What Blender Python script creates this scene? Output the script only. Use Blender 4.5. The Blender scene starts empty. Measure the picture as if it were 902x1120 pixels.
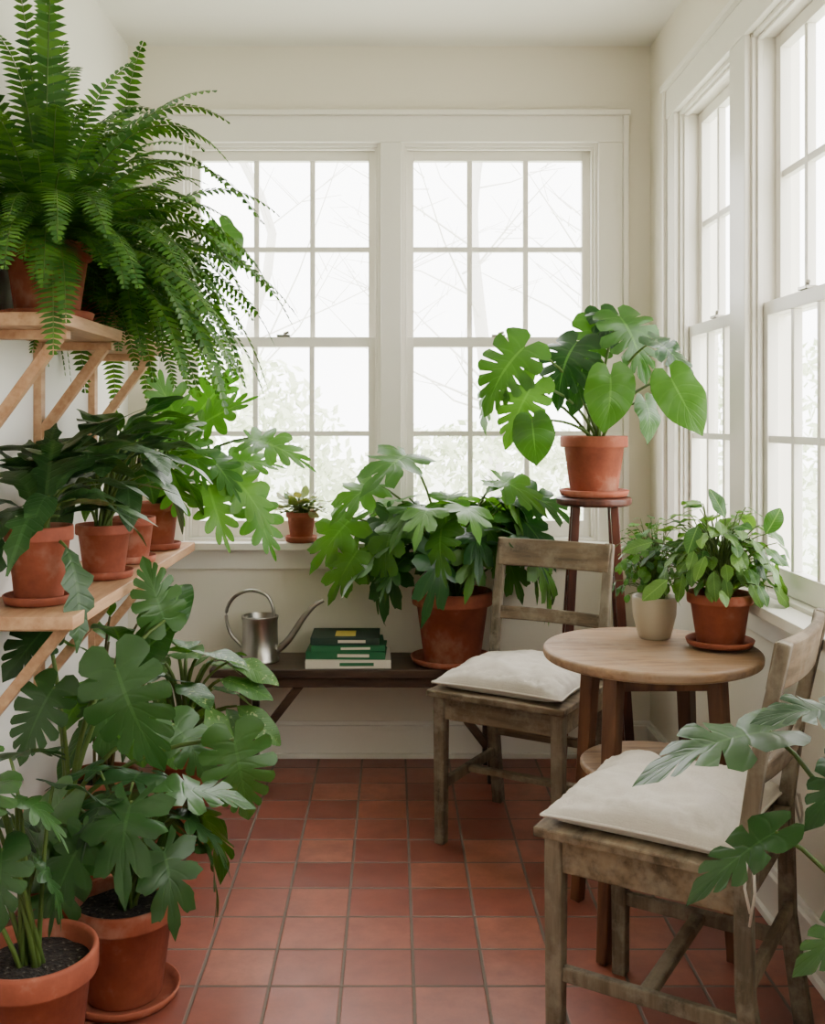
import bpy, math, random
from mathutils import Vector, Matrix, noise
V = Vector
pi = math.pi

# ------------------------------------------------------------------ helpers
def srgb(r, g, b):
    f = lambda c: (c/255/12.92) if c/255 <= .04045 else ((c/255+.055)/1.055)**2.4
    return (f(r), f(g), f(b), 1)

class NT:
    def __init__(s, name):
        m = bpy.data.materials.new(name); m.use_nodes = True
        s.m = m; s.t = m.node_tree; s.n = s.t.nodes; s.n.clear()
    def new(s, typ, **kw):
        nd = s.n.new(typ)
        for k, v in kw.items():
            setattr(nd, k, v)
        return nd
    def link(s, a, b): s.t.links.new(a, b)
    def math(s, op, a, b=None, clamp=False):
        nd = s.new('ShaderNodeMath', operation=op, use_clamp=clamp)
        for i, x in enumerate((a, b)):
            if x is None: continue
            if isinstance(x, (int, float)): nd.inputs[i].default_value = x
            else: s.link(x, nd.inputs[i])
        return nd.outputs[0]
    def mix(s, f, a, b, mode='MIX'):
        nd = s.new('ShaderNodeMix', data_type='RGBA', blend_type=mode)
        for sock, x in ((nd.inputs[0], f), (nd.inputs[6], a), (nd.inputs[7], b)):
            if isinstance(x, (int, float, tuple)): sock.default_value = x
            else: s.link(x, sock)
        return nd.outputs[2]
    def noise(s, scale, detail=3, vec=None, stretch=None, rough=.5):
        nd = s.new('ShaderNodeTexNoise'); nd.inputs['Scale'].default_value = scale
        nd.inputs['Detail'].default_value = detail; nd.inputs['Roughness'].default_value = rough
        if vec is None:
            vec = s.new('ShaderNodeTexCoord').outputs['Object']
        if stretch:
            mp = s.new('ShaderNodeMapping'); mp.inputs['Scale'].default_value = stretch
            s.link(vec, mp.inputs[0]); vec = mp.outputs[0]
        s.link(vec, nd.inputs['Vector'])
        return nd.outputs['Fac']
    def ramp(s, f, stops):
        nd = s.new('ShaderNodeValToRGB'); e = nd.color_ramp.elements
        while len(e) < len(stops): e.new(.5)
        for el, (p, c) in zip(e, stops): el.position = p; el.color = c
        s.link(f, nd.inputs[0]); return nd.outputs[0]
    def bump(s, h, strength=.2, dist=.01):
        nd = s.new('ShaderNodeBump'); nd.inputs['Strength'].default_value = strength
        nd.inputs['Distance'].default_value = dist
        s.link(h, nd.inputs['Height']); return nd.outputs[0]
    def bsdf(s, col, rough=.5, metal=0, bump=None, spec=.5):
        b = s.new('ShaderNodeBsdfPrincipled')
        if isinstance(col, tuple): b.inputs['Base Color'].default_value = col
        else: s.link(col, b.inputs['Base Color'])
        if isinstance(rough, (int, float)): b.inputs['Roughness'].default_value = rough
        else: s.link(rough, b.inputs['Roughness'])
        b.inputs['Metallic'].default_value = metal
        b.inputs['Specular IOR Level'].default_value = spec
        if bump is not None: s.link(bump, b.inputs['Normal'])
        return b
    def out(s, sh):
        o = s.new('ShaderNodeOutputMaterial'); s.link(sh, o.inputs[0]); return s.m

def mat_paint(name, col, var=.03, rough=.6):
    t = NT(name); n = t.noise(1.2, 4)
    c2 = tuple(x*(1-var*2) for x in col[:3])+(1,)
    c = t.mix(n, c2, col); f = t.noise(90, 2)
    return t.out(t.bsdf(c, rough, bump=t.bump(f, .06, .002)).outputs[0])

def mat_wood(name, ca, cb, stretch, rough=.5, scale=7, patch=None):
    t = NT(name)
    a = t.noise(scale, 6, stretch=stretch, rough=.65)
    b = t.noise(scale*4, 4, stretch=stretch, rough=.6)
    f = t.math('ADD', t.math('MULTIPLY', a, .7), t.math('MULTIPLY', b, .3))
    c = t.ramp(f, [(.38, ca), (.60, cb)])
    if patch:
        p = t.noise(14, 5, rough=.7)
        pm = t.ramp(p, [(.46, (0, 0, 0, 1)), (.62, (1, 1, 1, 1))])
        c = t.mix(t.math('MULTIPLY', pm, .65), c, patch)
    return t.out(t.bsdf(c, rough, bump=t.bump(f, .4, .004), spec=.3).outputs[0])

def mat_leaf(name, ca, cb, rough=.38, vein=.25, variegate=None, transl=.22, spec=.38, freq=30):
    t = NT(name)
    g = t.new('ShaderNodeNewGeometry')
    uv = t.new('ShaderNodeTexCoord').outputs['UV']
    sp = t.new('ShaderNodeSeparateXYZ'); t.link(uv, sp.inputs[0])
    u, v = sp.outputs[0], sp.outputs[1]
    isl = g.outputs['Random Per Island']
    c = t.mix(isl, ca, cb)
    n = t.noise(9, 3)
    c = t.mix(t.math('MULTIPLY', n, .45), c, tuple(x*.5 for x in ca[:3])+(1,))
    if variegate:
        vn = t.noise(75, 3)
        m = t.math('GREATER_THAN', t.math('ADD', vn, t.math('MULTIPLY', u, -.16)), variegate[1])
        c = t.mix(t.math('MULTIPLY', m, .7), c, variegate[0])
    # veins
    ph = t.math('SUBTRACT', t.math('MULTIPLY', v, freq), t.math('MULTIPLY', u, 4))
    w = t.math('POWER', t.math('ABSOLUTE', t.math('SINE', ph)), 24)
    mid = t.math('LESS_THAN', u, .04)
    vm = t.math('MAXIMUM', t.math('MULTIPLY', w, .2), mid)
    c = t.mix(t.math('MULTIPLY', vm, vein), c, tuple(min(1, x*1.5+.04) for x in cb[:3])+(1,))
    un = t.noise(28, 2)
    hgt = t.math('ADD', t.math('MULTIPLY', w, -.5), un)
    b = t.bsdf(c, rough, bump=t.bump(hgt, .3, .004), spec=spec)
    tr = t.new('ShaderNodeBsdfTranslucent')
    t.link(t.mix(1.0, c, (1.4, 1.5, .4, 1), 'MULTIPLY'), tr.inputs[0])
    mx = t.new('ShaderNodeMixShader'); mx.inputs[0].default_value = transl
    t.link(b.outputs[0], mx.inputs[1]); t.link(tr.outputs[0], mx.inputs[2])
    return t.out(mx.outputs[0])

# ---- mesh accumulator
class MB:
    def __init__(s, name, mats, M=None):
        s.name = name; s.mats = mats; s.v = []; s.f = []; s.fm = []; s.sm = []; s.uv = []
        s.M = M
    def add(s, vs, fs, mat=0, smooth=False, uvs=None):
        o = len(s.v)
        s.v += [V(p) for p in vs]
        s.uv += (uvs if uvs else [(.5, .5)]*len(vs))
        for f in fs:
            s.f.append([i+o for i in f]); s.fm.append(mat); s.sm.append(smooth)
    def box(s, a, b, mat=0):
        x0, y0, z0 = [min(p, q) for p, q in zip(a, b)]; x1, y1, z1 = [max(p, q) for p, q in zip(a, b)]
        vs = [(x0,y0,z0),(x1,y0,z0),(x1,y1,z0),(x0,y1,z0),(x0,y0,z1),(x1,y0,z1),(x1,y1,z1),(x0,y1,z1)]
        s.add(vs, [(0,3,2,1),(4,5,6,7),(0,1,5,4),(1,2,6,5),(2,3,7,6),(3,0,4,7)], mat)
    def sweep(s, pts, w, h, up=(0,0,1), mat=0, w1=None, h1=None, smooth=False):
        pts = [V(p) for p in pts]; n = len(pts); vs = []; up = V(up)
        for i, p in enumerate(pts):
            d = (pts[min(i+1, n-1)]-pts[max(i-1, 0)]).normalized()
            sd = d.cross(up).normalized(); u = sd.cross(d).normalized()
            k = i/(n-1); ww = (w+(w1-w)*k if w1 else w)/2; hh = (h+(h1-h)*k if h1 else h)/2
            vs += [p-sd*ww-u*hh, p+sd*ww-u*hh, p+sd*ww+u*hh, p-sd*ww+u*hh]
        fs = [(3,2,1,0), tuple(4*(n-1)+j for j in range(4))]
        for i in range(n-1):
            for j in range(4):
                a = 4*i+j; b = 4*i+(j+1) % 4
                fs.append((a, b, b+4, a+4))
        s.add(vs, fs, mat, smooth)
    def tube(s, pts, r0, r1=None, mat=0, n=6, uv=None):
        pts = [V(p) for p in pts]; m = len(pts); r1 = r0 if r1 is None else r1; vs = []
        ref = V((0,0,1)) if abs((pts[-1]-pts[0]).normalized().z) < .9 else V((0,1,0))
        for i, p in enumerate(pts):
            d = (pts[min(i+1, m-1)]-pts[max(i-1, 0)])
            d = d.normalized() if d.length > 1e-7 else V((0,0,1))
            a = d.cross(ref)
            if a.length < 1e-4: a = d.cross(V((1,0,0)))
            a.normalize(); b = d.cross(a).normalized(); r = r0+(r1-r0)*i/(m-1)
            vs += [p+(a*math.cos(2*pi*k/n)+b*math.sin(2*pi*k/n))*r for k in range(n)]
        fs = [tuple(range(n-1,-1,-1)), tuple(range((m-1)*n, m*n))]
        for i in range(m-1):
            for k in range(n):
                a = i*n+k; b = i*n+(k+1) % n
                fs.append((a, b, b+n, a+n))
        s.add(vs, fs, mat, True)
    def lathe(s, c, prof, mat=0, n=36, smooth=True, cap0=True, cap1=True):
        c = V(c); vs = []; m = len(prof)
        for r, z in prof:
            vs += [c+V((r*math.cos(2*pi*k/n), r*math.sin(2*pi*k/n), z)) for k in range(n)]
        fs = []
        for i in range(m-1):
            for k in range(n):
                a = i*n+k; b = i*n+(k+1) % n
                fs.append((a, b, b+n, a+n))
        if cap0: fs.append(tuple(range(n-1,-1,-1)))
        if cap1: fs.append(tuple(range((m-1)*n, m*n)))
        s.add(vs, fs, mat, smooth)
    def build(s, bevel=0, loc=(0,0,0), rotz=0, clamp=None, sharp=True):
        if clamp:
            lo, hi = clamp
            for p in s.v:
                for i in range(3):
                    p[i] = min(max(p[i], lo[i]), hi[i])
        vs = [s.M @ p for p in s.v] if s.M else s.v
        me = bpy.data.meshes.new(s.name)
        me.from_pydata([tuple(p) for p in vs], [], s.f)
        for m in s.mats: me.materials.append(m)
        me.polygons.foreach_set('material_index', s.fm)
        me.polygons.foreach_set('use_smooth', s.sm)
        uvl = me.uv_layers.new(name='UVMap')
        idx = [0]*len(me.loops); me.loops.foreach_get('vertex_index', idx)
        flat = []
        for i in idx: flat += s.uv[i]
        uvl.data.foreach_set('uv', flat)
        me.update()
        ob = bpy.data.objects.new(s.name, me)
        bpy.context.scene.collection.objects.link(ob)
        ob.location = loc; ob.rotation_euler = (0,0,rotz)
        if any(s.sm) and sharp:
            me.set_sharp_from_angle(angle=math.radians(50))
        if bevel:
            b = ob.modifiers.new('bevel', 'BEVEL'); b.width = bevel; b.segments = 2
            b.limit_method = 'ANGLE'; b.angle_limit = math.radians(40)
        return ob

# ------------------------------------------------------------------ materials
M_wall = mat_paint('wall_paint_cream', srgb(227, 220, 203), .02, .7)
M_wallw = mat_paint('wall_paint_white', srgb(234, 230, 221), .02, .7)
M_ceil = mat_paint('ceiling_paint', srgb(236, 232, 223), .01, .8)
M_trim = mat_paint('trim_gloss_paint', srgb(232, 227, 216), .015, .35)
M_oak = mat_wood('shelf_pine', srgb(164, 120, 86), srgb(200, 160, 122), (1, .12, 1), .5, 9)
M_tabletop = mat_wood('table_oak', srgb(112, 84, 60), srgb(160, 128, 97), (.15, 1, 1), .55, 14, srgb(144, 122, 101))
M_tableleg = mat_wood('table_leg_walnut', srgb(72, 45, 31), srgb(112, 75, 52), (1, 1, .12), .45, 9)
M_stool = mat_wood('stool_mahogany', srgb(46, 22, 17), srgb(88, 46, 34), (1, 1, .12), .35, 9)
M_bench = mat_wood('bench_dark_wood', srgb(34, 25, 20), srgb(76, 57, 44), (.12, 1, 1), .4, 9)
M_chair = mat_wood('chair_weathered_wood', srgb(66, 58, 47), srgb(118, 105, 87), (1, 1, .12), .7, 12, srgb(136, 126, 110))
M_chairh = mat_wood('chair_weathered_rail', srgb(76, 64, 50), srgb(126, 107, 84), (.12, 1, 1), .7, 12, srgb(138, 125, 106))

def mk_terracotta():
    t = NT('terracotta'); n = t.noise(7, 5, rough=.65); n2 = t.noise(60, 2)
    c = t.ramp(n, [(.3, srgb(122, 61, 44)), (.52, srgb(152, 81, 58)), (.76, srgb(186, 136, 114))])
    return t.out(t.bsdf(c, .75, bump=t.bump(n2, .12, .003), spec=.3).outputs[0])
M_terra = mk_terracotta()
def mk_soil():
    t = NT('soil'); n = t.noise(120, 4)
    c = t.ramp(n, [(.4, srgb(20, 15, 12)), (.62, srgb(48, 38, 30)), (.75, srgb(130, 122, 112))])
    return t.out(t.bsdf(c, .95, bump=t.bump(n, .9, .01)).outputs[0])
M_soil = mk_soil()
M_stem = mat_leaf('plant_stem', srgb(76, 100, 42), srgb(98, 120, 54), .5, 0)
M_stemw = mat_leaf('woody_stem', srgb(96, 84, 52), srgb(110, 110, 60), .6, 0)
M_fern = mat_leaf('fern_leaf', srgb(38, 80, 25), srgb(84, 126, 40), .5, 0, transl=.3, spec=.3)
M_mon = mat_leaf('monstera_leaf', srgb(20, 60, 25), srgb(84, 134, 44), .30, .3, transl=.28)
M_mond = mat_leaf('dark_monstera_leaf', srgb(20, 50, 26), srgb(64, 104, 46), .36, .2, transl=.2)
M_phil = mat_leaf('philodendron_leaf', srgb(22, 66, 26), srgb(90, 140, 48), .36, .25, transl=.28)
M_dark = mat_leaf('dark_leaf', srgb(25, 54, 29), srgb(64, 98, 46), .36, .2, transl=.15)
M_bright = mat_leaf('bright_lobed_leaf', srgb(42, 94, 26), srgb(92, 142, 44), .38, .25, transl=.28)
M_varg = mat_leaf('variegated_leaf', srgb(44, 88, 36), srgb(90, 134, 52), .4, .15, variegate=(srgb(160, 178, 116), .6))
M_poth = mat_leaf('pothos_leaf', srgb(40, 88, 28), srgb(110, 150, 64), .38, .35, transl=.3)
M_succ = mat_leaf('succulent_leaf', srgb(80, 112, 60), srgb(150, 138, 100), .45, .1)

def mk_floor():
    t = NT('terracotta_floor_tile')
    pos = t.new('ShaderNodeTexCoord').outputs['Object']
    mp = t.new('ShaderNodeVectorMath', operation='SUBTRACT'); t.link(pos, mp.inputs[0]); mp.inputs[1].default_value = (-.1127, 3.66, 0)
    sc = t.new('ShaderNodeVectorMath', operation='SCALE'); t.link(mp.outputs[0], sc.inputs[0]); sc.inputs['Scale'].default_value = 1/.157
    fr = t.new('ShaderNodeVectorMath', operation='FRACTION'); t.link(sc.outputs[0], fr.inputs[0])
    fl = t.new('ShaderNodeVectorMath', operation='FLOOR'); t.link(sc.outputs[0], fl.inputs[0])
    sp = t.new('ShaderNodeSeparateXYZ'); t.link(fr.outputs[0], sp.inputs[0])
    def edge(x): return t.math('MINIMUM', x, t.math('SUBTRACT', 1, x))
    d = t.math('MINIMUM', edge(sp.outputs[0]), edge(sp.outputs[1]))
    d = t.math('ADD', d, t.math('MULTIPLY', t.math('SUBTRACT', t.noise(70, 2), .5), .012))
    mr = t.new('ShaderNodeMapRange', interpolation_type='SMOOTHSTEP'); t.link(d, mr.inputs[0])
    mr.inputs[1].default_value = .012; mr.inputs[2].default_value = .034
    mask = mr.outputs[0]
    wn = t.new('ShaderNodeTexWhiteNoise', noise_dimensions='3D')
    ad = t.new('ShaderNodeVectorMath', operation='ADD'); t.link(fl.outputs[0], ad.inputs[0]); ad.inputs[1].default_value = (.5, .5, .5)
    mz = t.new('ShaderNodeVectorMath', operation='MULTIPLY'); t.link(ad.outputs[0], mz.inputs[0]); mz.inputs[1].default_value = (1, 1, 0)
    t.link(mz.outputs[0], wn.inputs['Vector'])
    tile = t.ramp(wn.outputs['Value'], [(0, srgb(118, 62, 50)), (.4, srgb(142, 76, 60)), (.8, srgb(156, 88, 69)), (1, srgb(168, 103, 82))])
    n = t.noise(14, 6, rough=.7)
    tile = t.mix(t.ramp(n, [(.3, (.7, .7, .7, 1)), (.65, (0, 0, 0, 1))]), tile, srgb(112, 63, 51))
    col = t.mix(mask, srgb(104, 90, 80), tile)
    rough = t.math('ADD', .24, t.math('MULTIPLY', t.noise(9, 4), .3))
    rough = t.math('ADD', rough, t.math('MULTIPLY', t.math('SUBTRACT', 1, mask), .4))
    h = t.math('ADD', mask, t.math('MULTIPLY', n, .16))
    return t.out(t.bsdf(col, rough, bump=t.bump(h, .5, .003)).outputs[0])
M_floor = mk_floor()

def mk_linen():
    t = NT('linen_cushion'); a = t.noise(300, 2, stretch=(1, .15, 1)); b = t.noise(300, 2, stretch=(.15, 1, 1))
    f = t.math('MULTIPLY', t.math('ADD', a, b), .5); n = t.noise(6, 3)
    c = t.mix(t.math('MULTIPLY', f, .8), srgb(180, 171, 160), srgb(210, 203, 193))
    return t.out(t.bsdf(c, .9, bump=t.bump(f, .3, .002), spec=.2).outputs[0])
M_linen = mk_linen()
def mk_steel():
    t = NT('brushed_steel'); n = t.noise(60, 3, stretch=(1, 1, .05))
    return t.out(t.bsdf(t.mix(n, srgb(140, 136, 128), srgb(186, 182, 174)), .3, 1, bump=t.bump(n, .05, .001)).outputs[0])
M_steel = mk_steel()
def mk_glass():
    t = NT('window_glass'); tr = t.new('ShaderNodeBsdfTransparent'); tr.inputs[0].default_value = (.98, .98, .98, 1)
    g = t.new('ShaderNodeBsdfGlossy'); g.inputs['Roughness'].default_value = .02
    mx = t.new('ShaderNodeMixShader'); mx.inputs[0].default_value = .04
    t.link(tr.outputs[0], mx.inputs[1]); t.link(g.outputs[0], mx.inputs[2])
    return t.out(mx.outputs[0])
M_glass = mk_glass()
M_ceramic = mat_paint('beige_ceramic', srgb(180, 166, 142), .06, .5)
def plain(name, col, rough=.6):
    t = NT(name); n = t.noise(20, 3)
    return t.out(t.bsdf(t.mix(t.math('MULTIPLY', n, .25), col, tuple(x*.7 for x in col[:3])+(1,)), rough).outputs[0])
M_bk1 = plain('book_cover_cream', srgb(206, 198, 180)); M_bk2 = plain('book_cover_green', srgb(20, 96, 54))
M_bk3 = plain('book_cover_dark_green', srgb(24, 50, 36)); M_page = plain('book_pages', srgb(218, 208, 186))
M_bk4 = plain('book_label', srgb(216, 190, 80))

# ------------------------------------------------------------------ room shell
XL, XR, YB, YR, ZC = -.97, .94, 3.78, -.95, 2.60
Z0, Z1 = .79, 2.25
T = .12
m = MB('floor', [M_floor]); m.box((XL-T, YR-T, -.1), (XR+T, YB+T, 0)); m.build()
m = MB('ceiling', [M_ceil]); m.box((XL-T, YR-T, ZC), (XR+T, YB+T, ZC+.1)); m.build()
m = MB('wall_left', [M_wallw]); m.box((XL-T, YR, 0), (XL, YB, ZC)); m.build()
m = MB('wall_rear', [M_wallw]); m.box((XL-T, YR-T, 0), (XR+T, YR, ZC)); m.build()

def wall_with_openings(name, M, length, ops, mat):
    m = MB(name, [mat], M)
    m.box((0, 0, 0), (length, T, Z0-.004)); m.box((0, 0, Z1), (length, T, ZC))
    x = 0
    for a, b in ops:
        m.box((x, 0, Z0-.004), (a, T, Z1)); x = b
    m.box((x, 0, Z0-.004), (length, T, Z1)); m.build()

def frameM(o, ex, ey):
    return Matrix(((ex[0], ey[0], 0, o[0]), (ex[1], ey[1], 0, o[1]), (0, 0, 1, 0), (0, 0, 0, 1)))
MBk = frameM((XL, YB), (1, 0), (0, 1))
MRt = frameM((XR, YB), (0, -1), (1, 0))
opsB = [(.201, .930), (.9934, 1.7226)]
opsR = [(.38+.68*i, .95+.68*i) for i in range(6)]
wall_with_openings('wall_back', MBk, XR-XL, opsB, M_wall)
wall_with_openings('wall_right', MRt, YB-YR, opsR, M_wall)

wcount = [0]
def window(M, a, b):
    wcount[0] += 1
    m = MB('window_%d' % wcount[0], [M_trim, M_glass, M_steel], M)
    j = .018
    m.box((a-.001, -.001, Z0-.003), (a+j, T+.004, Z1+.001)); m.box((b-j, -.001, Z0-.003), (b+.001, T+.004, Z1+.001))
    A, B = a+j, b-j; mid = (Z0+Z1)/2
    m.box((A, -.0005, Z1-j), (B, T+.003, Z1+.001))
    m.box((A, .0, Z0-.003), (B, T+.02, Z0+.010))
    y0s = .026
    m.box((A, .010, Z0+.010), (A+.009, y0s-.002, Z1-j)); m.box((B-.009, .010, Z0+.010), (B, y0s-.002, Z1-j)); m.box((A+.009, .010, Z1-j-.009), (B-.009, y0s-.002, Z1-j))
    def sash(y0, y1, za, zb, rb, rt):
        st = .034; g = .0015
        m.box((A+g, y0, za), (A+st, y1, zb)); m.box((B-st, y0, za), (B-g, y1, zb))
        m.box((A+st, y0, za), (B-st, y1, za+rb)); m.box((A+st, y0, zb-rt), (B-st, y1, zb))
        gx0, gx1, gz0, gz1 = A+st, B-st, za+rb, zb-rt
        for k in (1, 2):
            x = gx0+(gx1-gx0)*k/3; m.box((x-.0095, y0+.004, gz0), (x+.0095, y1-.004, gz1))
        z = (gz0+gz1)/2; m.box((gx0, y0+.005, z-.0095), (gx1, y1-.005, z+.0095))
        ym = (y0+y1)/2
        m.add([(gx0, ym, gz0), (gx1, ym, gz0), (gx1, ym, gz1), (gx0, ym, gz1)], [(0, 1, 2, 3)], 1)
    sash(y0s, y0s+.030, Z0+.012, mid+.018, .06, .036)
    sash(y0s+.033, y0s+.063, mid-.018, Z1-j-.001, .036, .036)
    xm = (A+B)/2
    m.box((xm-.025, y0s-.004, mid+.0185), (xm+.025, y0s+.026, mid+.027), 2); m.tube([(xm, y0s+.01, mid+.03), (xm+.02, y0s+.004, mid+.036)], .006, mat=2)
    m.build(.0015)
for M, ops in ((MBk, opsB), (MRt, opsR)):
    for a, b in ops: window(M, a, b)

def casing(name, M, ops):
    m = MB(name, [M_trim], M)
    w = .095
    l, r = ops[0][0]-w, ops[-1][1]+w
    zt = Z1-.006
    m.box((l+.012, -.018, Z0), (ops[0][0]+.006, 0, zt)); m.box((ops[-1][1]-.006, -.018, Z0), (r-.012, 0, zt))
    m.box((l-.008, -.030, Z0), (l+.012, 0, Z1+.09)); m.box((r-.012, -.030, Z0), (r+.008, 0, Z1+.09))
    for i in range(len(ops)-1):
        m.box((ops[i][1]-.006, -.018, Z0), (ops[i+1][0]+.006, 0, zt))
    m.box((l+.012, -.0215, zt), (r-.012, 0, Z1+.09))
    m.box((l-.012, -.038, Z1+.09), (r+.012, 0, Z1+.108))
    m.box((l-.02, -.075, Z0-.026), (r+.02, -.0002, Z0)); m.box((l, -.02, Z0-.1), (r, 0, Z0-.026))
    m.build(.002)
casing('trim_1', MBk, opsB)
casing('trim_2', MRt, opsR)
def baseboard(name, M, L):
    m = MB(name, [M_trim], M)
    m.box((0, -.014, .018), (L, 0, .1)); m.box((0, -.02, .1), (L, 0, .118)); m.box((0, -.01, .118), (L, 0, .132)); m.box((0, -.026, 0), (L, 0, .018))
    m.build(.002)
baseboard('baseboard_back', MBk, XR-XL)
baseboard('baseboard_right', MRt, YB-YR)
baseboard('baseboard_left', frameM((XL, YR), (0, 1), (-1, 0)), YB-YR)

# ------------------------------------------------------------------ shelves
def shelf(name, xf, y0, y1, ztop, brackets):
    m = MB(name, [M_oak]); th = .03
    m.box((XL, y0, ztop-th), (xf, y1, ztop))
    for y in brackets:
        m.box((XL, y-.017, ztop-th-.30), (XL+.022, y+.017, ztop-th))
        m.box((XL+.022, y-.016, ztop-th-.022), (xf-.03, y+.016, ztop-th))
        m.sweep([(XL+.012, y, ztop-th-.255), (xf-.05, y, ztop-th-.012)], .026, .026, mat=0)
    m.build(.002)
shelf('wall_shelf', -.73, 2.30, 3.40, 1.472, [2.42, 2.80, 3.30])
shelf('wall_shelf', -.71, 2.29, 3.70, .795, [2.40, 2.80, 3.30])

# ------------------------------------------------------------------ bench
m = MB('bench', [M_bench])
m.box((-.62, 3.48, .362), (.42, 3.745, .39))
for x in (-.50, .34):
    for y in (3.51, 3.70):
        m.box((x-.02, y-.018, 0), (x+.02, y+.018, .362))
    m.box((x-.015, 3.50, .32), (x+.015, 3.71, .36))
m.sweep([(-.48, 3.52, .12), (-.30, 3.52, .352)], .022, .028); m.sweep([(.32, 3.52, .12), (.14, 3.52, .352)], .022, .028)
m.box((-.50, 3.50, .325), (.34, 3.52, .3615))
m.build(.003)

# ------------------------------------------------------------------ stool
m = MB('plant_stool', [M_stool]); sc = V((.66, 3.40, 0)); hs = .98
m.lathe(sc, [(.112, hs-.028), (.122, hs-.022), (.123, hs-.006), (.117, hs)], n=40)
def spl(r0, r1, z, h, a): 
    k = z/h; r = r1+(r0-r1)*k
    return V((r*math.cos(a), r*math.sin(a), z))
angs = [math.radians(x) for x in (38, 128, 218, 308)]
for a in angs:
    m.sweep([sc+spl(.085, .165, 0, hs-.03, a), sc+spl(.085, .165, hs-.03, hs-.03, a)], .030, .030, up=(math.cos(a+.785), math.sin(a+.785), 0), w1=.026, h1=.026)
for i in range(4):
    for z in ((.30, .70) if i % 2 else (.36, .76)):
        a, b = angs[i], angs[(i+1) % 4]
        m.sweep([sc+spl(.085, .165, z, hs-.03, a), sc+spl(.085, .165, z, hs-.03, b)], .016, .022)
m.build(.003)

# ------------------------------------------------------------------ round table
m = MB('round_side_table', [M_tabletop, M_tableleg]); tc = V((.624, 2.50, 0)); ht = .68
m.lathe(tc, [(.25, ht-.026), (.258, ht-.022), (.26, ht-.006), (.256, ht)], n=64)
angs = [math.radians(x) for x in (47, 135, 227, 315)]
for a in angs:
    m.sweep([tc+spl(.17, .215, 0, ht-.025, a), tc+spl(.17, .215, ht-.025, ht-.025, a)], .028, .028, up=(math.cos(a), math.sin(a), 0), w1=.038, h1=.038, mat=1)
for i in range(4):
    a, b = angs[i], angs[(i+1) % 4]
    m.sweep([tc+spl(.165, .165, ht-.05, ht, a), tc+spl(.165, .165, ht-.05, ht, b)], .018, .045, mat=1)
    if i < 2:
        m.sweep([tc+spl(.185, .185, .375, .68, a), tc+spl(.185, .185, .375, .68, angs[i+2])], .02, .02, mat=1)
m.lathe(tc, [(.165, .386), (.17, .39), (.17, .40), (.166, .405)], n=48)
m.build(.003)

# ------------------------------------------------------------------ chairs
def chair(loc, rotz, W=.40, D=.385):
    m = MB('dining_chair', [M_chair, M_chairh])
    w, d = W/2, D/2; zs = .45; lg = .037
    for sx in (-1, 1):
        m.sweep([(sx*(w-.018), -d+.018, 0), (sx*(w-.018), -d+.018, zs-.02)], lg*.85, lg*.85, up=(0, 1, 0), w1=lg, h1=lg)
        m.sweep([(sx*(w-.02), d+.02, 0), (sx*(w-.02), d-.012, .22), (sx*(w-.02), d-.016, zs), (sx*(w-.02), d+.01, .64), (sx*(w-.02), d+.055, .85)],
                .032, .036, up=(0, 1, 0), w1=.028, h1=.024)
        m.sweep([(sx*(w-.018), -d+.018, .17), (sx*(w-.018), d-.01, .17)], .018, .03)
        m.box((sx*(w-.006), -d+.02, zs-.085), (sx*(w-.026), d-.01, zs-.02), 1)
    m.sweep([(-w+.018, 0, .17), (w-.018, 0, .17)], .03, .018, mat=1)
    m.sweep([(-w+.018, d-.008, .24), (w-.018, d-.008, .24)], .018, .03, mat=1)
    m.box((-w+.02, -d+.006, zs-.085), (w-.02, -d+.026, zs-.0205), 1)
    m.box((-w+.02, d-.026, zs-.075), (w-.02, d-.008, zs-.0205), 1)
    m.box((-w-.012, -d-.018, zs-.02), (w+.012, d-.034, zs), 1)
    m.box((-w+.04, d-.034, zs-.0195), (w-.04, d, zs-.0005), 1)
    def rail(z, yb, h, th, bow, lean):
        pts = []
        for i in range(13):
            k = i/12*2-1
            pts.append((k*(w-.012), yb+bow*(1-k*k), z))
        m.sweep(pts, th, h, up=(0, -lean, 1), mat=1)
    rail(.805, d+.038, .088, .02, .022, -.2)
    rail(.615, d+.006, .042, .016, .02, -.15)
    ob = m.build(.004, loc=loc, rotz=rotz)
    return ob

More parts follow.
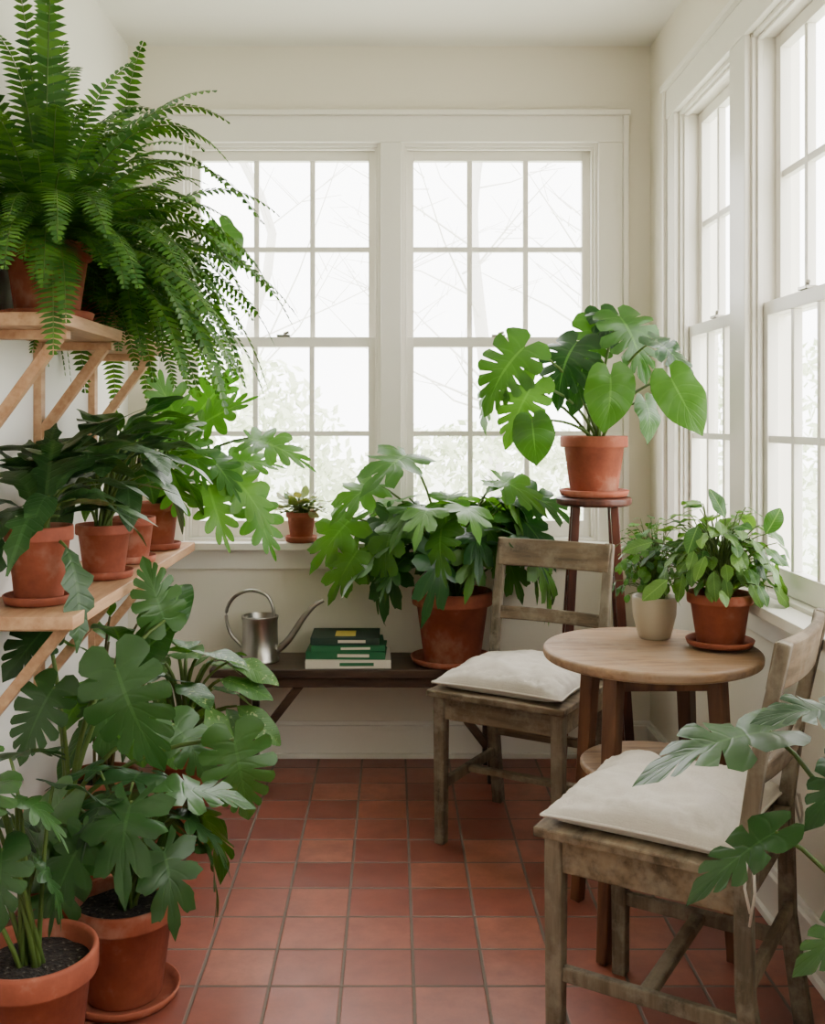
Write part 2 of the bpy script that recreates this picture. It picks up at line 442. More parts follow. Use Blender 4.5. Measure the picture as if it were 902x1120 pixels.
def cushion(loc, rotz, seed, a=.200, b=.186):
    m = MB('seat_cushion', [M_linen]); N = 48
    def pt(i, j, top):
        u, v = i/N*2-1, j/N*2-1
        x = a*u*(1-.07*(1-v*v)*abs(u)); y = b*v*(1-.07*(1-u*u)*abs(v))
        t = (max(0, (1-abs(u)**2.8)*(1-abs(v)**2.8)))**.42
        nz = noise.noise(V((u*2.2+seed, v*2.2, seed)))*.012 + noise.noise(V((u*6+seed, v*5, seed)))*.006
        r = max(abs(u), abs(v)); ed = max(0, 1-abs(r-.84)*5)
        crease = ed*abs(noise.noise(V((u*9+seed, v*9, seed+3))))*.018
        z = .020+(t*(.060+nz*1.4)-crease if top else -min(t*.03, .018))
        return (x, y, z)
    vs = [pt(i, j, True) for j in range(N+1) for i in range(N+1)]
    o = len(vs); vs += [pt(i, j, False) for j in range(N+1) for i in range(N+1)]
    fs = []
    for j in range(N):
        for i in range(N):
            k = j*(N+1)+i
            fs.append((k, k+1, k+N+2, k+N+1)); fs.append((o+k, o+k+N+1, o+k+N+2, o+k+1))
    m.add(vs, fs, 0, True)
    ring = [(i, 0) for i in range(N)]+[(N, j) for j in range(N)]+[(N-i, N) for i in range(N)]+[(0, N-j) for j in range(N+1)]
    m.tube([V(pt(i, j, False))+V((0, 0, .001)) for i, j in ring], .0032, mat=0, n=6)
    for sx in (-1, 1):
        x, y = sx*a*.95, b*.97
        m.tube([(x, y, .02), (x+sx*.01, y+.03, .012), (x+sx*.022, y+.035, -.03), (x+sx*.018, y+.025, -.09)], .0035, .0025)
        m.tube([(x, y, .02), (x+sx*.02, y+.02, .016), (x+sx*.032, y+.02, -.02), (x+sx*.034, y+.03, -.06)], .0035, .0025)
    m.build(loc=loc, rotz=rotz, sharp=False)

def place_chair(cx, cy, fx, fy, seed):
    rz = math.atan2(fx, -fy)
    chair((cx, cy, 0), rz)
    f = V((fx, fy)).normalized()*.012
    cushion((cx+f.x, cy+f.y, .45), rz, seed)
place_chair(.3855, 3.066, -.515, -.857, 1.3)
place_chair(.558, 2.055, -.85, .53, 7.7)

# ------------------------------------------------------------------ watering can
m = MB('watering_can', [M_steel]); c = V((-.465, 3.61, .39))
m.lathe(c, [(.060, 0), (.066, .003), (.066, .010), (.063, .013), (.061, .145), (.064, .150), (.064, .158), (.058, .160)], n=40, cap1=False)
m.lathe(c, [(.058, .160), (.057, .158), (.056, .02)], n=40, cap0=False)
def smooth(pts, n=6):
    pts = [V(p) for p in pts]; out = []
    P = [pts[0]*2-pts[1]]+pts+[pts[-1]*2-pts[-2]]
    for i in range(1, len(P)-2):
        for k in range(n):
            t = k/n; a, b, c_, d = P[i-1:i+3]
            out.append(.5*((2*b)+(c_-a)*t+(2*a-5*b+4*c_-d)*t*t+(3*b-a-3*c_+d)*t**3))
    out.append(pts[-1]); return out
hp = [(-.062, .05), (-.105, .10), (-.118, .17), (-.092, .222), (-.038, .246), (.019, .232), (.044, .19), (.048, .155)]
m.tube([c+V((x, 0, z)) for x, _, z in smooth([(x, 0, z) for x, z in hp])], .006, .006, n=10)
sp_ = smooth([(.055, 0, .035), (.10, 0, .075), (.15, 0, .15), (.19, 0, .195), (.222, 0, .212)])
m.tube([c+p for p in sp_], .014, .0065, n=14)
m.build()

# ------------------------------------------------------------------ books
m = MB('stack_of_books', [M_bk1, M_bk2, M_bk3, M_page, M_bk4])
def book(cx, cy, z, w, d, h, rot, cov):
    R = Matrix.Rotation(rot, 3, 'Z'); st = len(m.v)
    m.box((-w/2+.004, -d/2+.004, z+.003), (w/2-.004, d/2-.003, z+h-.003), 3)
    m.box((-w/2, -d/2, z), (w/2, d/2, z+.003), cov); m.box((-w/2, -d/2, z+h-.003), (w/2, d/2, z+h), cov)
    m.box((-w/2, -d/2-.002, z), (w/2, -d/2+.002, z+h), cov)
    m.box((-w*.1, -d/2-.0028, z+h*.3), (w*.3, -d/2-.001, z+h*.7), 0 if cov else 1)
    for i in range(st, len(m.v)):
        p = R @ m.v[i]; m.v[i] = V((p.x+cx, p.y+cy, p.z))
book(-.155, 3.60, .39, .29, .20, .028, .02, 0)
book(-.160, 3.605, .4185, .27, .19, .026, -.03, 1)
book(-.158, 3.60, .445, .25, .175, .020, .05, 1)
book(-.165, 3.605, .4655, .235, .17, .024, .0, 2)
m.box((-.20, 3.55, .4895), (-.13, 3.64, .4902), 4)
m.build(.001)

# ------------------------------------------------------------------ plants
def lerp_tab(tab, s):
    for (a, x), (b, y) in zip(tab, tab[1:]):
        if s <= b: return x+(y-x)*(s-a)/(b-a)
    return tab[-1][1]
def outline(kind):
    out = []
    rad = math.radians
    if kind in ('heart', 'monstera', 'monstera2'):
        tab = [(0, .20), (.06, .34), (.15, .42), (.4, .45), (.7, .34), (.85, .28), (1, .25)]
        ss = [i/16 for i in range(17)]; notch = {}
        if kind != 'heart':
            cs = [(.22, .5), (.34, .36), (.46, .33), (.58, .36), (.70, .42), (.81, .6)] if kind == 'monstera' else [(.30, .45), (.44, .34), (.57, .38), (.70, .5)]
            ss = [0, .05, .10, .15, .19, .26]
            for q, dp in cs:
                ss += [q-.016, q, q+.016, q+.045, q+.075]; notch[q] = dp
            ss += [.95, 1.0]
            ss = sorted(set(round(x, 4) for x in ss))
        for s in ss:
            f = 1
            for q, v in notch.items():
                if abs(s-q) < .003: f = v
                elif abs(s-q) < .02: f = .92
            out.append((.75*s, rad(162*(1-s**.8)), lerp_tab(tab, s)*f))
    elif kind == 'lobed':
        # broad lobed leaf: wide rounded-pointed lobes, sinuses half way in
        n = 4; tab = [(0, .34), (.25, .46), (.6, .42), (1, .48)]
        K = n*10
        for i in range(K+1):
            s = i/K; f = .42+.58*abs(math.cos(pi*n*(1-s)))**.65
            f *= 1+.05*math.cos(2*pi*n*3*(1-s))
            out.append((.04+.50*s, rad(150*(1-s)), lerp_tab(tab, s)*f))
    elif kind == 'pinnate':
        n = 6; K = n*8
        tab = [(0, .2), (.12, .36), (.45, .40), (.8, .30), (1, .30)]
        for i in range(K+1):
            s = i/K; f = .36+.64*abs(math.cos(pi*n*(1-s)))**.7
            out.append((.70*s, rad(135*(1-s**1.1)), lerp_tab(tab, s)*f))
    else:
        w = {'strap': .075, 'lance': .16, 'ovate': .27, 'oval': .34, 'wavy': .14}[kind]
        K = 14
        for i in range(K+1):
            s = i/K; l = w*1.15*(math.sin(pi*min(1, s**.75*.985+.005)))**.85
            if kind == 'wavy': l *= 1+.35*math.sin(s*26)
            out.append((s, rad(68), l))
    return out
OUT = {k: outline(k) for k in ('heart', 'monstera', 'monstera2', 'lobed', 'pinnate', 'strap', 'lance', 'ovate', 'oval', 'wavy')}
COLS = (.3, .65, 1.0)
def leaf(m, base, D, N, L, kind, rng, bend=.35, fold=.18, mat=0, asp=None):
    base = V(base); D = V(D).normalized(); N = V(N); N = (N-D*N.dot(D))
    if N.length < 1e-4: N = D.orthogonal()
    N.normalize(); S = D.cross(N)
    asp = asp or rng.uniform(.85, 1.05)
    sm = OUT[kind]; n = len(sm); vs = []; uvs = []
    ph = rng.random()*6; wv = .035; sk = rng.uniform(-.16, .16)
    def P(u, w):
        w *= asp; aw = abs(w)
        z = -bend*max(u, 0)**2 + fold*aw - .6*aw*aw + wv*math.sin(u*11+ph+(w > 0))*aw*4
        uu = u*(1-.12*bend*u)
        return base+(D*uu+S*(w+sk*u*u)+N*z)*L
    for t, a, l in sm:
        vs.append(P(t, 0)); uvs.append((0, t))
        for sd in (1, -1):
            for c_ in COLS:
                vs.append(P(t+c_*l*math.cos(a), sd*c_*l*math.sin(a))); uvs.append((c_*min(1, l*2.2), t))
    fs = []
    C = 1+2*len(COLS)
    for i in range(n-1):
        A, B = i*C, (i+1)*C
        for sdi in range(2):
            pa, pb = A, B
            for k in range(len(COLS)):
                qa, qb = A+1+sdi*3+k, B+1+sdi*3+k
                fs.append((pa, qa, qb, pb) if sdi == 0 else (pa, pb, qb, qa)); pa, pb = qa, qb
    m.add(vs, fs, mat, True, uvs)

def petiole(m, a, b, r, mat, arch=.06, D=None):
    a, b = V(a), V(b)
    c_ = V((a.x*.65+b.x*.35, a.y*.65+b.y*.35, a.z+(b.z-a.z)*.75+arch))
    pts = [a*(1-t)**2+c_*2*t*(1-t)+b*t*t for t in [i/8 for i in range(9)]]
    m.tube(pts, r*1.3, r*.8, mat, n=6)

def pot(m, c, R, H, saucer=True, mt=0, ms=1):
    """terracotta pot with rolled rim; c = base centre. returns soil centre"""
    c = V(c); z = 0
    if saucer:
        m.lathe(c, [(R*.78, 0), (R*.98, .004), (R*1.04, .022), (R*1.0, .024), (R*.94, .010), (0.001, .008)], mt, cap1=False)
        z = .009
    rb = R*.70; h = H-z; c2 = c+V((0, 0, z)); rim = h*.20
    rw = rb+(R*.93-rb)*.8
    m.lathe(c2, [(rb*.96, 0), (rb, .004), (rw, h-rim), (R*.985, h-rim+.001), (R, h-rim+.006), (R, h-.006), (R*.985, h), (R*.93, h), (R*.90, h-.006), (R*.88, h*.84)], mt, n=44, cap1=False)
    vs = []; n = 28
    for k, rr in enumerate((0, .35, .7, .9)):
        for i in range(n):
            a = 2*pi*i/n; x, y = R*rr*math.cos(a), R*rr*math.sin(a)
            vs.append(c2+V((x, y, h*.86+.006*noise.noise(V((x*60, y*60, c.x*9)))+(.006 if rr < .5 else 0))))
    fs = [(k*n+i, k*n+(i+1) % n, (k+1)*n+(i+1) % n, (k+1)*n+i) for k in range(3) for i in range(n)]
    m.add(vs, fs, ms, True)
    return c2+V((0, 0, h*.86))

CL = ((XL+.01, -5, .006), (XR-.01, YB-.012, 5))
def dome(m, soil, c, n, R, kind, Lr, rng, matl=2, mats=3, eps=(-.2, 1.3), arc=(0, 2*pi), down=-55, upa=15, pr=.004, bend=.35, rad=(.6, 1), jit=16):
    soil, c = V(soil), V(c)
    for i in range(n):
        ph = arc[0]+(arc[1]-arc[0])*((i*.618034) % 1)+rng.uniform(-.15, .15)
        e = eps[0]+(eps[1]-eps[0])*(i+.5)/n
        r = rng.uniform(*rad)
        p = c+V((R[0]*math.cos(e)*math.cos(ph), R[1]*math.cos(e)*math.sin(ph), R[2]*math.sin(e)))*r
        o = V((math.cos(ph), math.sin(ph), 0)); o = (o+V((rng.uniform(-.3, .3), rng.uniform(-.3, .3), 0))).normalized()
        a = math.radians(down+(upa-down)*max(0, math.sin(e))+rng.uniform(-jit, jit))
        D = o*math.cos(a)+V((0, 0, math.sin(a))); N = V((0, 0, math.cos(a)))-o*math.sin(a)
        N = N+V((rng.uniform(-.4, .4), rng.uniform(-.4, .4), 0))
        L = rng.uniform(*Lr)
        kd = kind if isinstance(kind, str) else kind[i % len(kind)]
        leaf(m, p, D, N, L, kd, rng, bend=bend*rng.uniform(.6, 1.4), mat=matl)
        s0 = soil+V((rng.uniform(-1, 1)*.02, rng.uniform(-1, 1)*.02, -.005))
        petiole(m, s0, p, pr, mats, arch=.02)

def leafat(m, soil, ctr, L, D, N, kind, rng, matl=2, mats=3, pr=.0045, bend=.3, arch=.03, asp=None):
    D = V(D).normalized(); base = V(ctr)-D*L*.38
    leaf(m, base, D, N, L, kind, rng, bend=bend, mat=matl, asp=asp)
    petiole(m, V(soil)+V((rng.uniform(-.02, .02), rng.uniform(-.02, .02), -.005)), base, pr, mats, arch=arch)

# --- Boston ferns (fronds on the aisle side are a little shorter)
def fern(name, c, R, H, n, Lr, seed, arc=(-2.2, 2.2), pin=.052, elr=(5, 88), short=(-2.1, -.45)):
    rng = random.Random(seed)
    m = MB(name, [M_terra, M_soil, M_fern, M_stem]); s = pot(m, c, R, H)
    for i in range(n):
        ph = arc[0]+(arc[1]-arc[0])*((i*.618034) % 1)
        el = math.radians(elr[0]+(elr[1]-elr[0])*((i*.7548) % 1)); L = rng.uniform(*Lr); kk = 1
        if short[0] < ph < short[1] and el < 1.25:
            if i % 3:
                el = max(el, math.radians(30)); L *= .72; kk = .8
            else:
                L *= .66
        o = V((math.cos(ph), math.sin(ph), 0))
        p = s+o*rng.uniform(0, R*.6); d = (o*math.cos(el)+V((0, 0, math.sin(el)))).normalized()
        K = 34; st = L/K; side = V((-math.sin(ph), math.cos(ph), 0))
        tw = rng.uniform(-.5, .5)
        drop = rng.uniform(.75, 1.5)*(.085 if el < 1.1 else .062)*kk
        pts = [p.copy()]
        for k in range(K):
            g = drop*(.3+1.3*k/K)
            d = (d+V((0, 0, -1))*g*(1-abs(d.z)*.55 if d.z < 0 else 1)+side*.006*tw).normalized()
            p = p+d*st
            pts.append(p.copy())
            f = k/K
            if f < .12: continue
            pl = pin*min(1, (f-.10)*5)*(1-f**2.6)**.8*rng.uniform(.88, 1.08)+.004
            nrm = side.cross(d).normalized()
            if nrm.z < 0 and abs(d.z) < .8: nrm = -nrm
            for sg in (1, -1):
                q = (side*sg*.93+d*.32-nrm*.12+nrm*tw*sg*.35).normalized()
                q2 = (q-V((0, 0, .22))).normalized()
                w = min(st, .021)*.44
                a0 = p+q*.001; a1 = a0+q*pl*.55; a2 = a1+q2*pl*.45
                m.add([a0-d*w*.9, a0+d*w, a1-d*w*.8, a1+d*w*.8, a2], [(0, 2, 3, 1), (2, 4, 3)], 2, False, [(.5, f)]*5)
        m.tube(pts[::3], .0022, .0008, 3, n=4)
    cl = ((XL+.012, -5, .9), (5, YB-.012, 2.58))
    return m.build(clamp=cl, sharp=False)
fern('potted_boston_fern', (-.85, 2.54, 1.472), .108, .19, 124, (.40, .70), 3, pin=.056)
fern('potted_boston_fern', (-.85, 2.95, 1.472), .085, .16, 72, (.40, .76), 8, arc=(-1.9, 1.9), pin=.052, elr=(0, 75))

# --- small plant, far end of upper shelf
rng = random.Random(5)
m = MB('potted_philodendron', [M_terra, M_soil, M_mon, M_stem]); s = pot(m, (-.84, 3.27, 1.472), .068, .12)
dome(m, s, s+V((.03, 0, .02)), 12, (.20, .2, .2), 'heart', (.10, .14), rng, arc=(-1.6, 1.6))
leafat(m, s, (-.52, 3.3, 1.80), .15, (.5, 0, -.8), (.5, -.8, .4), 'heart', rng)
m.build(clamp=CL, sharp=False)

# --- lower shelf plants
rng = random.Random(11)
m = MB('potted_staghorn_fern', [M_terra, M_soil, M_dark, M_stem]); s = pot(m, (-.845, 2.465, .795), .080, .185)
dome(m, s, s+V((0, 0, .03)), 20, (.08, .08, .10), 'wavy', (.20, .28), rng, eps=(.15, 1.45), down=5, upa=75, bend=.7, arc=(-2.4, 2.2))
dome(m, s, s+V((.02, 0, .06)), 14, (.10, .10, .16), 'ovate', (.14, .19), rng, eps=(.1, 1.4), down=-15, upa=60, bend=.6, arc=(-2.4, 2.2))
leafat(m, s, (-.72, 2.38, .86), .24, (.45, -.3, -.8), (.6, -.6, .4), 'wavy', rng, bend=.3)
leafat(m, s, (-.92, 2.36, .90), .20, (-.1, -.5, -.8), (.2, -.8, .4), 'wavy', rng, bend=.3)
m.build(clamp=CL, sharp=False)
rng = random.Random(12)
m = MB('potted_peace_lily', [M_terra, M_soil, M_dark, M_stem]); s = pot(m, (-.80, 2.86, .795), .078, .15)
dome(m, s, s+V((0, 0, .12)), 24, (.15, .15, .18), 'ovate', (.13, .19), rng, eps=(.0, 1.3), down=-20, upa=50, bend=.5, arc=(-2, 2))
m.build(clamp=CL, sharp=False)
rng = random.Random(13)
m = MB('potted_rubber_fig', [M_terra, M_soil, M_phil, M_stem]); s = pot(m, (-.80, 3.17, .795), .070, .14)
dome(m, s, s+V((0, 0, .12)), 20, (.13, .15, .24), 'ovate', (.13, .18), rng, eps=(.1, 1.35), down=-20, upa=50, bend=.5, arc=(-2, 2))
m.build(clamp=CL, sharp=False)
rng = random.Random(14)
m = MB('potted_tree_philodendron', [M_terra, M_soil, M_bright, M_stem]); s = pot(m, (-.80, 3.50, .795), .078, .16)
for ctr, L, D, N in [
    ((-.39, 3.40, 1.155), .26, (.85, -.3, -.15), (.1, -.6, .8)),
    ((-.47, 3.36, 1.00), .26, (.7, -.3, -.6), (.3, -.7, .6)),
    ((-.587, 3.42, 1.25), .24, (.5, -.4, .3), (.0, -.8, .5)),
    ((-.645, 3.34, 1.13), .24, (.4, -.6, -.3), (.1, -.7, .6)),
    ((-.44, 3.42, .90), .23, (.4, -.3, -.85), (.4, -.8, .3)),
    ((-.57, 3.30, .95), .23, (.3, -.5, -.75), (.2, -.8, .5)),
    ((-.735, 3.40, 1.29), .22, (-.1, -.5, .5), (.2, -.8, .4)),
    ((-.50, 3.50, 1.10), .23, (.7, .1, .1), (0, -.7, .7)),
    ((-.70, 3.30, 1.02), .22, (.2, -.7, -.5), (.1, -.7, .7)),
    ((-.80, 3.45, 1.18), .22, (-.4, -.4, .2), (.2, -.7, .6)),
    ((-.67, 3.28, 1.22), .22, (.1, -.7, .0), (.1, -.6, .7)),
    ((-.56, 3.36, 1.08), .22, (.6, -.5, -.4), (.2, -.6, .7)),
    ((-.62, 3.55, 1.32), .22, (.4, -.1, .5), (.2, -.8, .3))]:
    leafat(m, s, ctr, L, D, N, 'pinnate', rng, pr=.0055, arch=.04)
m.build(clamp=CL, sharp=False)

# --- succulent on the sill
rng = random.Random(15)
m = MB('potted_succulent', [M_terra, M_soil, M_succ, M_stem]); s = pot(m, (-.333, 3.740, .79), .056, .11)
dome(m, s, s+V((0, -.01, .02)), 60, (.08, .045, .055), 'ovate', (.04, .065), rng, eps=(-.1, 1.3), down=-15, upa=25, pr=.002, bend=-.1, rad=(.4, 1))
m.build(clamp=((-5, -5, .79), (5, 3.80, 5)), sharp=False)

# --- large fatsia on the bench
rng = random.Random(21)
m = MB('potted_fatsia', [M_terra, M_soil, M_phil, M_stem]); s = pot(m, (.205, 3.60, .39), .140, .25)
dome(m, s, s+V((0, -.02, .15)), 44, (.36, .20, .30), ('lobed', 'pinnate', 'lobed'), (.18, .27), rng, eps=(.08, 1.15), down=-48, upa=0, rad=(.5, 1), jit=26, bend=.5)
for ctr, L, D in (((.01, 3.5, 1.10), .25, (-.3, -.7, -.1)), ((-.12, 3.5, .99), .2, (-.8, -.5, -.3)), ((.42, 3.5, 1.01), .2, (.7, -.5, -.2)), ((-.16, 3.45, .74), .21, (-.6, -.3, -.8)), ((-.2, 3.5, .84), .23, (-.7, -.3, -.7)), ((-.02, 3.45, .72), .22, (-.4, -.5, -.8)), ((.48, 3.5, .86), .22, (.7, -.4, -.6)), ((.52, 3.55, .96), .2, (.9, -.3, -.2)), ((.40, 3.48, .74), .2, (.5, -.3, -.8))):
    leafat(m, s, ctr, L, D, (0, -.6, .8), 'lobed', rng, bend=.45)
m.build(clamp=CL, sharp=False)

# --- monstera on the stool
rng = random.Random(22)
m = MB('potted_monstera', [M_terra, M_soil, M_mon, M_stem]); s = pot(m, (.66, 3.40, .98), .11, .20)
for ctr, L, D, N, k in [
    ((.340, 3.20, 1.400), .24, (-.7, -.2, -.6), (-.2, -.8, .55), 'monstera'),
    ((.385, 3.15, 1.277), .21, (-.5, -.3, -.7), (-.1, -.8, .6), 'monstera'),
    ((.422, 3.10, 1.175), .14, (.1, -.1, -1), (-.2, -1, .1), 'heart'),
    ((.540, 3.30, 1.42), .23, (-.5, -.4, -.6), (-.3, -.6, .7), 'monstera'),
    ((.662, 3.42, 1.49), .22, (-.2, -.5, -.6), (.1, -.6, .7), 'monstera2'),
    ((.768, 3.30, 1.506), .24, (.3, -.6, -.6), (.1, -.7, .6), 'monstera'),
    ((.850, 3.13, 1.439), .18, (.7, -.4, -.5), (.3, -.6, .8), 'monstera2'),
    ((.660, 3.12, 1.300), .18, (.05, -.1, -1), (0, -1, .15), 'heart'),
    ((.838, 3.0, 1.291), .19, (.35, -.3, -.85), (-.1, -.9, .3), 'heart'),
    ((.800, 3.20, 1.244), .13, (.3, -.3, -.9), (.5, -.7, .2), 'heart'),
    ((.285, 3.30, 1.30), .17, (-.5, -.1, -.85), (-.9, -.3, .4), 'monstera2'),
    ((.715, 3.45, 1.565), .16, (.1, -.4, -.3), (0, -.5, .8), 'monstera2'),
    ((.59, 3.30, 1.36), .17, (-.35, -.5, -.7), (-.1, -.6, .7), 'monstera2'),
    ((.74, 3.50, 1.37), .18, (.5, .1, -.5), (.4, -.4, .8), 'monstera')]:
    leafat(m, s, ctr, L, D, N, k, rng, arch=.04, bend=.42)
m.build(clamp=((-5, -5, 0), (XR-.01, YB-.04, 5)), sharp=False)

# --- table plants
rng = random.Random(31)
m = MB('potted_maidenhair', [M_ceramic, M_soil, M_bright, M_stem]); c = V((.662, 2.62, .68))
m.lathe(c, [(.036, 0), (.040, .003), (.054, .06), (.056, .10), (.055, .106), (.051, .106), (.049, .09)], 0, cap1=False)
m.lathe(c, [(.001, .092), (.05, .09)], 1, cap0=False, cap1=False, n=24)
s = c+V((0, 0, .09))
dome(m, s, s+V((-.01, 0, .08)), 150, (.095, .08, .14), 'oval', (.018, .034), rng, eps=(-.4, 1.4), pr=.0011, rad=(.4, 1))
m.build(clamp=CL, sharp=False)
rng = random.Random(32)
m = MB('potted_pothos', [M_terra, M_soil, M_poth, M_stem]); s = pot(m, (.790, 2.50, .68), .078, .135)
dome(m, s, s+V((0, 0, .08)), 140, (.155, .13, .17), 'ovate', (.045, .075), rng, eps=(-.3, 1.25), pr=.0018, rad=(.45, 1), down=-50, upa=15, jit=26)
for ctr, D in (((.60, 2.5, .93), (-1, 0, -.2)), ((.92, 2.45, .90), (1, -.2, .1)), ((.88, 2.4, .99), (.5, 0, .8)), ((.62, 2.42, .84), (-1, -.2, -.7)), ((.91, 2.42, .82), (.8, 0, -.7)), ((.76, 2.4, 1.03), (-.3, 0, .7))):
    leafat(m, s, ctr, .075, D, (0, -.6, .7), 'ovate', rng, pr=.0018)
m.build(clamp=((-5, -5, .69), (XR-.005, 9, 9)), sharp=False)

# --- floor plants, left
rng = random.Random(41)
m = MB('potted_split_leaf_philodendron', [M_terra, M_soil, M_mond, M_stem]); s = pot(m, (-.575, 2.21, 0), .114, .215)
dome(m, s, s+V((.02, 0, .15)), 16, (.20, .16, .17), ('pinnate', 'monstera2', 'pinnate', 'lobed'), (.15, .21), rng, eps=(-.1, 1.2), down=-52, upa=0, bend=.5, jit=22)
m.build(clamp=CL, sharp=False)
rng = random.Random(42)
m = MB('potted_split_leaf_philodendron', [M_terra, M_soil, M_mond, M_stem]); s = pot(m, (-.672, 1.93, 0), .118, .245)
dome(m, s, s+V((-.08, 0, .18)), 12, (.14, .14, .26), ('pinnate', 'monstera2'), (.12, .18), rng, eps=(.0, 1.3), down=-50, upa=10, bend=.5)
m.build(clamp=CL, sharp=False)
rng = random.Random(43)
m = MB('potted_monstera', [M_terra, M_soil, M_mond, M_stem]); s = pot(m, (-.79, 2.50, 0), .108, .29)
for ctr, L, D, N in [
    ((-.590, 2.30, .590), .26, (.35, -.3, -.85), (.1, -.9, .4)),
    ((-.365, 2.48, .385), .21, (.25, -.2, -.95), (.2, -.9, .4)),
    ((-.810, 2.35, .564), .18, (-.3, -.5, -.6), (0, -.7, .7)),
    ((-.620, 2.70, .770), .18, (-.3, -.1, .9), (.4, -.8, .1)),
    ((-.860, 2.45, .70), .15, (-.2, -.5, -.3), (.2, -.6, .7)),
    ((-.50, 2.55, .43), .17, (.6, -.3, -.6), (.3, -.6, .7)),
    ((-.72, 2.60, .50), .17, (.2, -.5, -.5), (.1, -.7, .7))]:
    leafat(m, s, ctr, L, D, N, 'monstera' if L > .17 else 'monstera2', rng, pr=.0055, arch=.05, bend=.4)
m.build(clamp=CL, sharp=False)
rng = random.Random(44)
m = MB('potted_dieffenbachia', [M_terra, M_soil, M_varg, M_stem]); s = pot(m, (-.62, 3.04, 0), .10, .29)
dome(m, s, s+V((.0, -.02, .14)), 20, (.16, .15, .19), 'ovate', (.14, .19), rng, eps=(-.05, 1.35), down=-40, upa=30, pr=.006, bend=.5)
leafat(m, s, (-.42, 3.0, .52), .16, (.9, -.2, -.1), (0, -.4, .8), 'ovate', rng)
leafat(m, s, (-.40, 2.98, .37), .17, (.8, -.2, -.5), (.2, -.6, .6), 'ovate', rng)
m.build(clamp=CL, sharp=False)
rng = random.Random(45)
m = MB('potted_rubber_plant', [M_terra, M_soil, M_phil, M_stemw]); s = pot(m, (-.80, 2.84, 0), .10, .26)
dome(m, s, s+V((.05, 0, .26)), 15, (.12, .14, .24), 'ovate', (.14, .19), rng, eps=(-.5, 1.3), down=-30, upa=60, pr=.004)
leafat(m, s, (-.60, 2.80, .70), .19, (.35, -.1, .85), (.5, -.8, 0), 'ovate', rng)
leafat(m, s, (-.66, 2.74, .62), .18, (.6, -.3, .5), (.1, -.8, .4), 'ovate', rng)
m.build(clamp=((XL+.01, -5, .006), (5, 9, .78)), sharp=False)

# --- foreground plant, right
rng = random.Random(51)
m = MB('potted_monstera', [M_terra, M_soil, M_mond, M_stem]); s = pot(m, (.765, 1.40, 0), .125, .25)
for ctr, L, D, N, a_ in [
    ((.480, 1.55, .755), .22, (-1, .05, -.12), (0, -.12, 1), .8),
    ((.605, 1.50, .815), .14, (-.9, -.1, .15), (.1, -.2, 1), .8),
    ((.500, 1.50, .600), .17, (-.85, -.1, -.45), (-.35, -.35, .8), .55),
    ((.620, 1.45, .717), .12, (-.5, -.3, -.6), (.3, -.7, .6), .7),
    ((.610, 1.42, .520), .14, (-.7, -.1, -.6), (-.3, -.6, .7), .55),
    ((.80, 1.5, .9), .18, (.2, .5, .3), (0, -.6, .7), .8),
    ((.82, 1.25, .72), .18, (.3, -.7, -.3), (0, -.5, .8), .8)]:
    leafat(m, s, ctr, L, D, N, 'monstera2', rng, pr=.004, arch=.05, asp=a_)
m.build(clamp=CL, sharp=False)

# ------------------------------------------------------------------ outdoors
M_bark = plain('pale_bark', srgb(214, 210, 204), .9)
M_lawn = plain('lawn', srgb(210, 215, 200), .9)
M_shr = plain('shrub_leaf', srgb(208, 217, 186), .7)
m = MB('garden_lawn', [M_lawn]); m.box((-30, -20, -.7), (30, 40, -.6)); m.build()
rng = random.Random(77)
def tree(x, y, h, r):
    m = MB('garden_tree', [M_bark])
    pts = [V((x+rng.uniform(-.1, .1)*i, y, -.6+h*i/6)) for i in range(7)]
    m.tube(smooth(pts, 3), r, r*.35, n=10)
    for _ in range(22):
        k = rng.uniform(.22, .95); b = pts[0].lerp(pts[-1], k); b.x = lerp_tab([(i/6, p.x) for i, p in enumerate(pts)], k)
        a = rng.uniform(0, 2*pi); L = rng.uniform(.8, 2.2)*(1.2-k*.6); q = V((math.cos(a), math.sin(a), rng.uniform(.3, 1.1)))
        e = b+q*L; mid = b.lerp(e, .5)+V((rng.uniform(-.15, .15), 0, rng.uniform(-.1, .1)))
        m.tube([b, mid, e], r*.2*(1.1-k), .004, n=5)
        for _ in range(4):
            t = rng.uniform(.3, .9); s0 = b.lerp(e, t); m.tube([s0, s0+V((rng.uniform(-.5, .5), rng.uniform(-.5, .5), rng.uniform(0, .5)))], .007, .003, n=4)
    m.build()
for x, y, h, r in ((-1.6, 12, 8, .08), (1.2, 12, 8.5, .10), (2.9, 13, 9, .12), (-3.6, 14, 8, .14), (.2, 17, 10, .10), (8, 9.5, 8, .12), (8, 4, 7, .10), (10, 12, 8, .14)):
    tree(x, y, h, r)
def shrub(c, R, n):
    m = MB('garden_shrub', [M_shr, M_bark]); c = V(c)
    for i in range(n):
        d = V((rng.gauss(0, 1), rng.gauss(0, 1), rng.gauss(0, 1))).normalized(); k = rng.uniform(.75, 1.02)*(1+.22*noise.noise(d*2.5+c))
        p = c+V((d.x*R[0], d.y*R[1], d.z*R[2]))*k; a = V((rng.gauss(0, 1), rng.gauss(0, 1), rng.gauss(0, 1))).normalized(); b = a.orthogonal().normalized(); s = rng.uniform(.04, .08)
        m.add([p-a*s, p+b*s*.5, p+a*s, p-b*s*.5], [(0, 1, 2, 3)], 0)
    m.tube([c-V((0, 0, R[2])), c+V((0, 0, R[2]*.5))], .04, .01, 1)
    m.build()
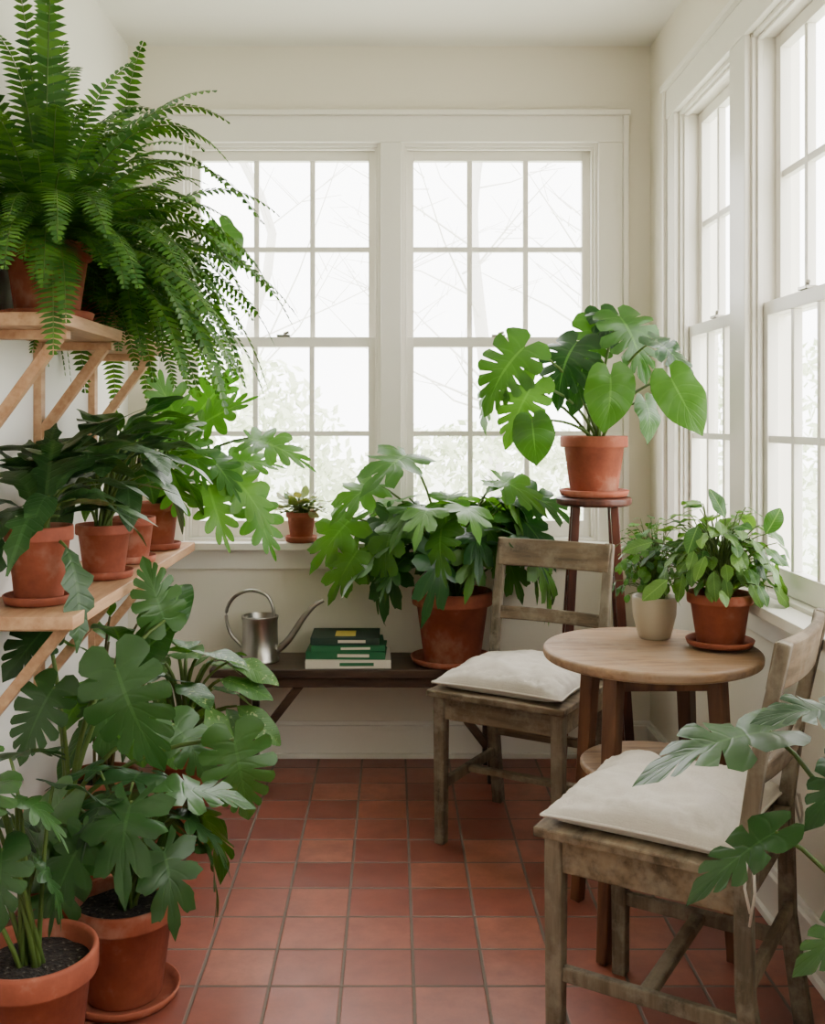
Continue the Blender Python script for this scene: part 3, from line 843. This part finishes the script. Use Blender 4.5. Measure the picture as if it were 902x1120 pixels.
for c, R, n in (((-1.8, 9, .6), (1.6, .8, 1.3), 4200), ((.9, 9.5, .2), (1.5, .8, 1.1), 3800), ((3.4, 9.5, .6), (1.5, .8, 1.4), 3400), ((6.5, 6.2, .4), (1.2, 1.8, 1.2), 3000), ((6, 2.6, .2), (1, 1.6, 1.0), 2200)):
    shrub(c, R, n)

# ------------------------------------------------------------------ world + portals
w = bpy.data.worlds.new('overcast_sky'); bpy.context.scene.world = w; w.use_nodes = True
nt = w.node_tree; nt.nodes.clear()
tc_ = nt.nodes.new('ShaderNodeTexCoord'); sp_n = nt.nodes.new('ShaderNodeSeparateXYZ'); nt.links.new(tc_.outputs['Generated'], sp_n.inputs[0])
rp = nt.nodes.new('ShaderNodeValToRGB'); e = rp.color_ramp.elements
e[0].position = .0; e[0].color = (.93, .93, .915, 1); e[1].position = .35; e[1].color = (1, .99, .965, 1)
nt.links.new(sp_n.outputs[2], rp.inputs[0])
bg = nt.nodes.new('ShaderNodeBackground'); bg.inputs[1].default_value = 11.8
nt.links.new(rp.outputs[0], bg.inputs[0])
o = nt.nodes.new('ShaderNodeOutputWorld'); nt.links.new(bg.outputs[0], o.inputs[0])

def portal(M, ops):
    a, b = ops[0][0], ops[-1][1]
    L = bpy.data.lights.new('window_portal', 'AREA'); L.shape = 'RECTANGLE'; L.size = b-a+.1; L.size_y = Z1-Z0+.1
    L.cycles.is_portal = True
    ob = bpy.data.objects.new('window_portal', L); bpy.context.scene.collection.objects.link(ob)
    ctr = M @ V(((a+b)/2, T+.03, (Z0+Z1)/2)); inward = -(M.to_3x3() @ V((0, 1, 0)))
    ob.location = ctr; ob.rotation_euler = inward.to_track_quat('-Z', 'Z').to_euler()
portal(MBk, opsB); portal(MRt, opsR)

# ------------------------------------------------------------------ camera
cd = bpy.data.cameras.new('camera'); cam = bpy.data.objects.new('camera', cd); bpy.context.scene.collection.objects.link(cam)
cam.location = (0, 0, 1.23); cam.rotation_euler = (pi/2, 0, 0)
cd.sensor_fit = 'VERTICAL'; cd.sensor_height = 36; cd.lens = 36*1130/1120
cd.shift_x = 21/1120; cd.shift_y = -100/1120; cd.clip_start = .02
bpy.context.scene.camera = cam
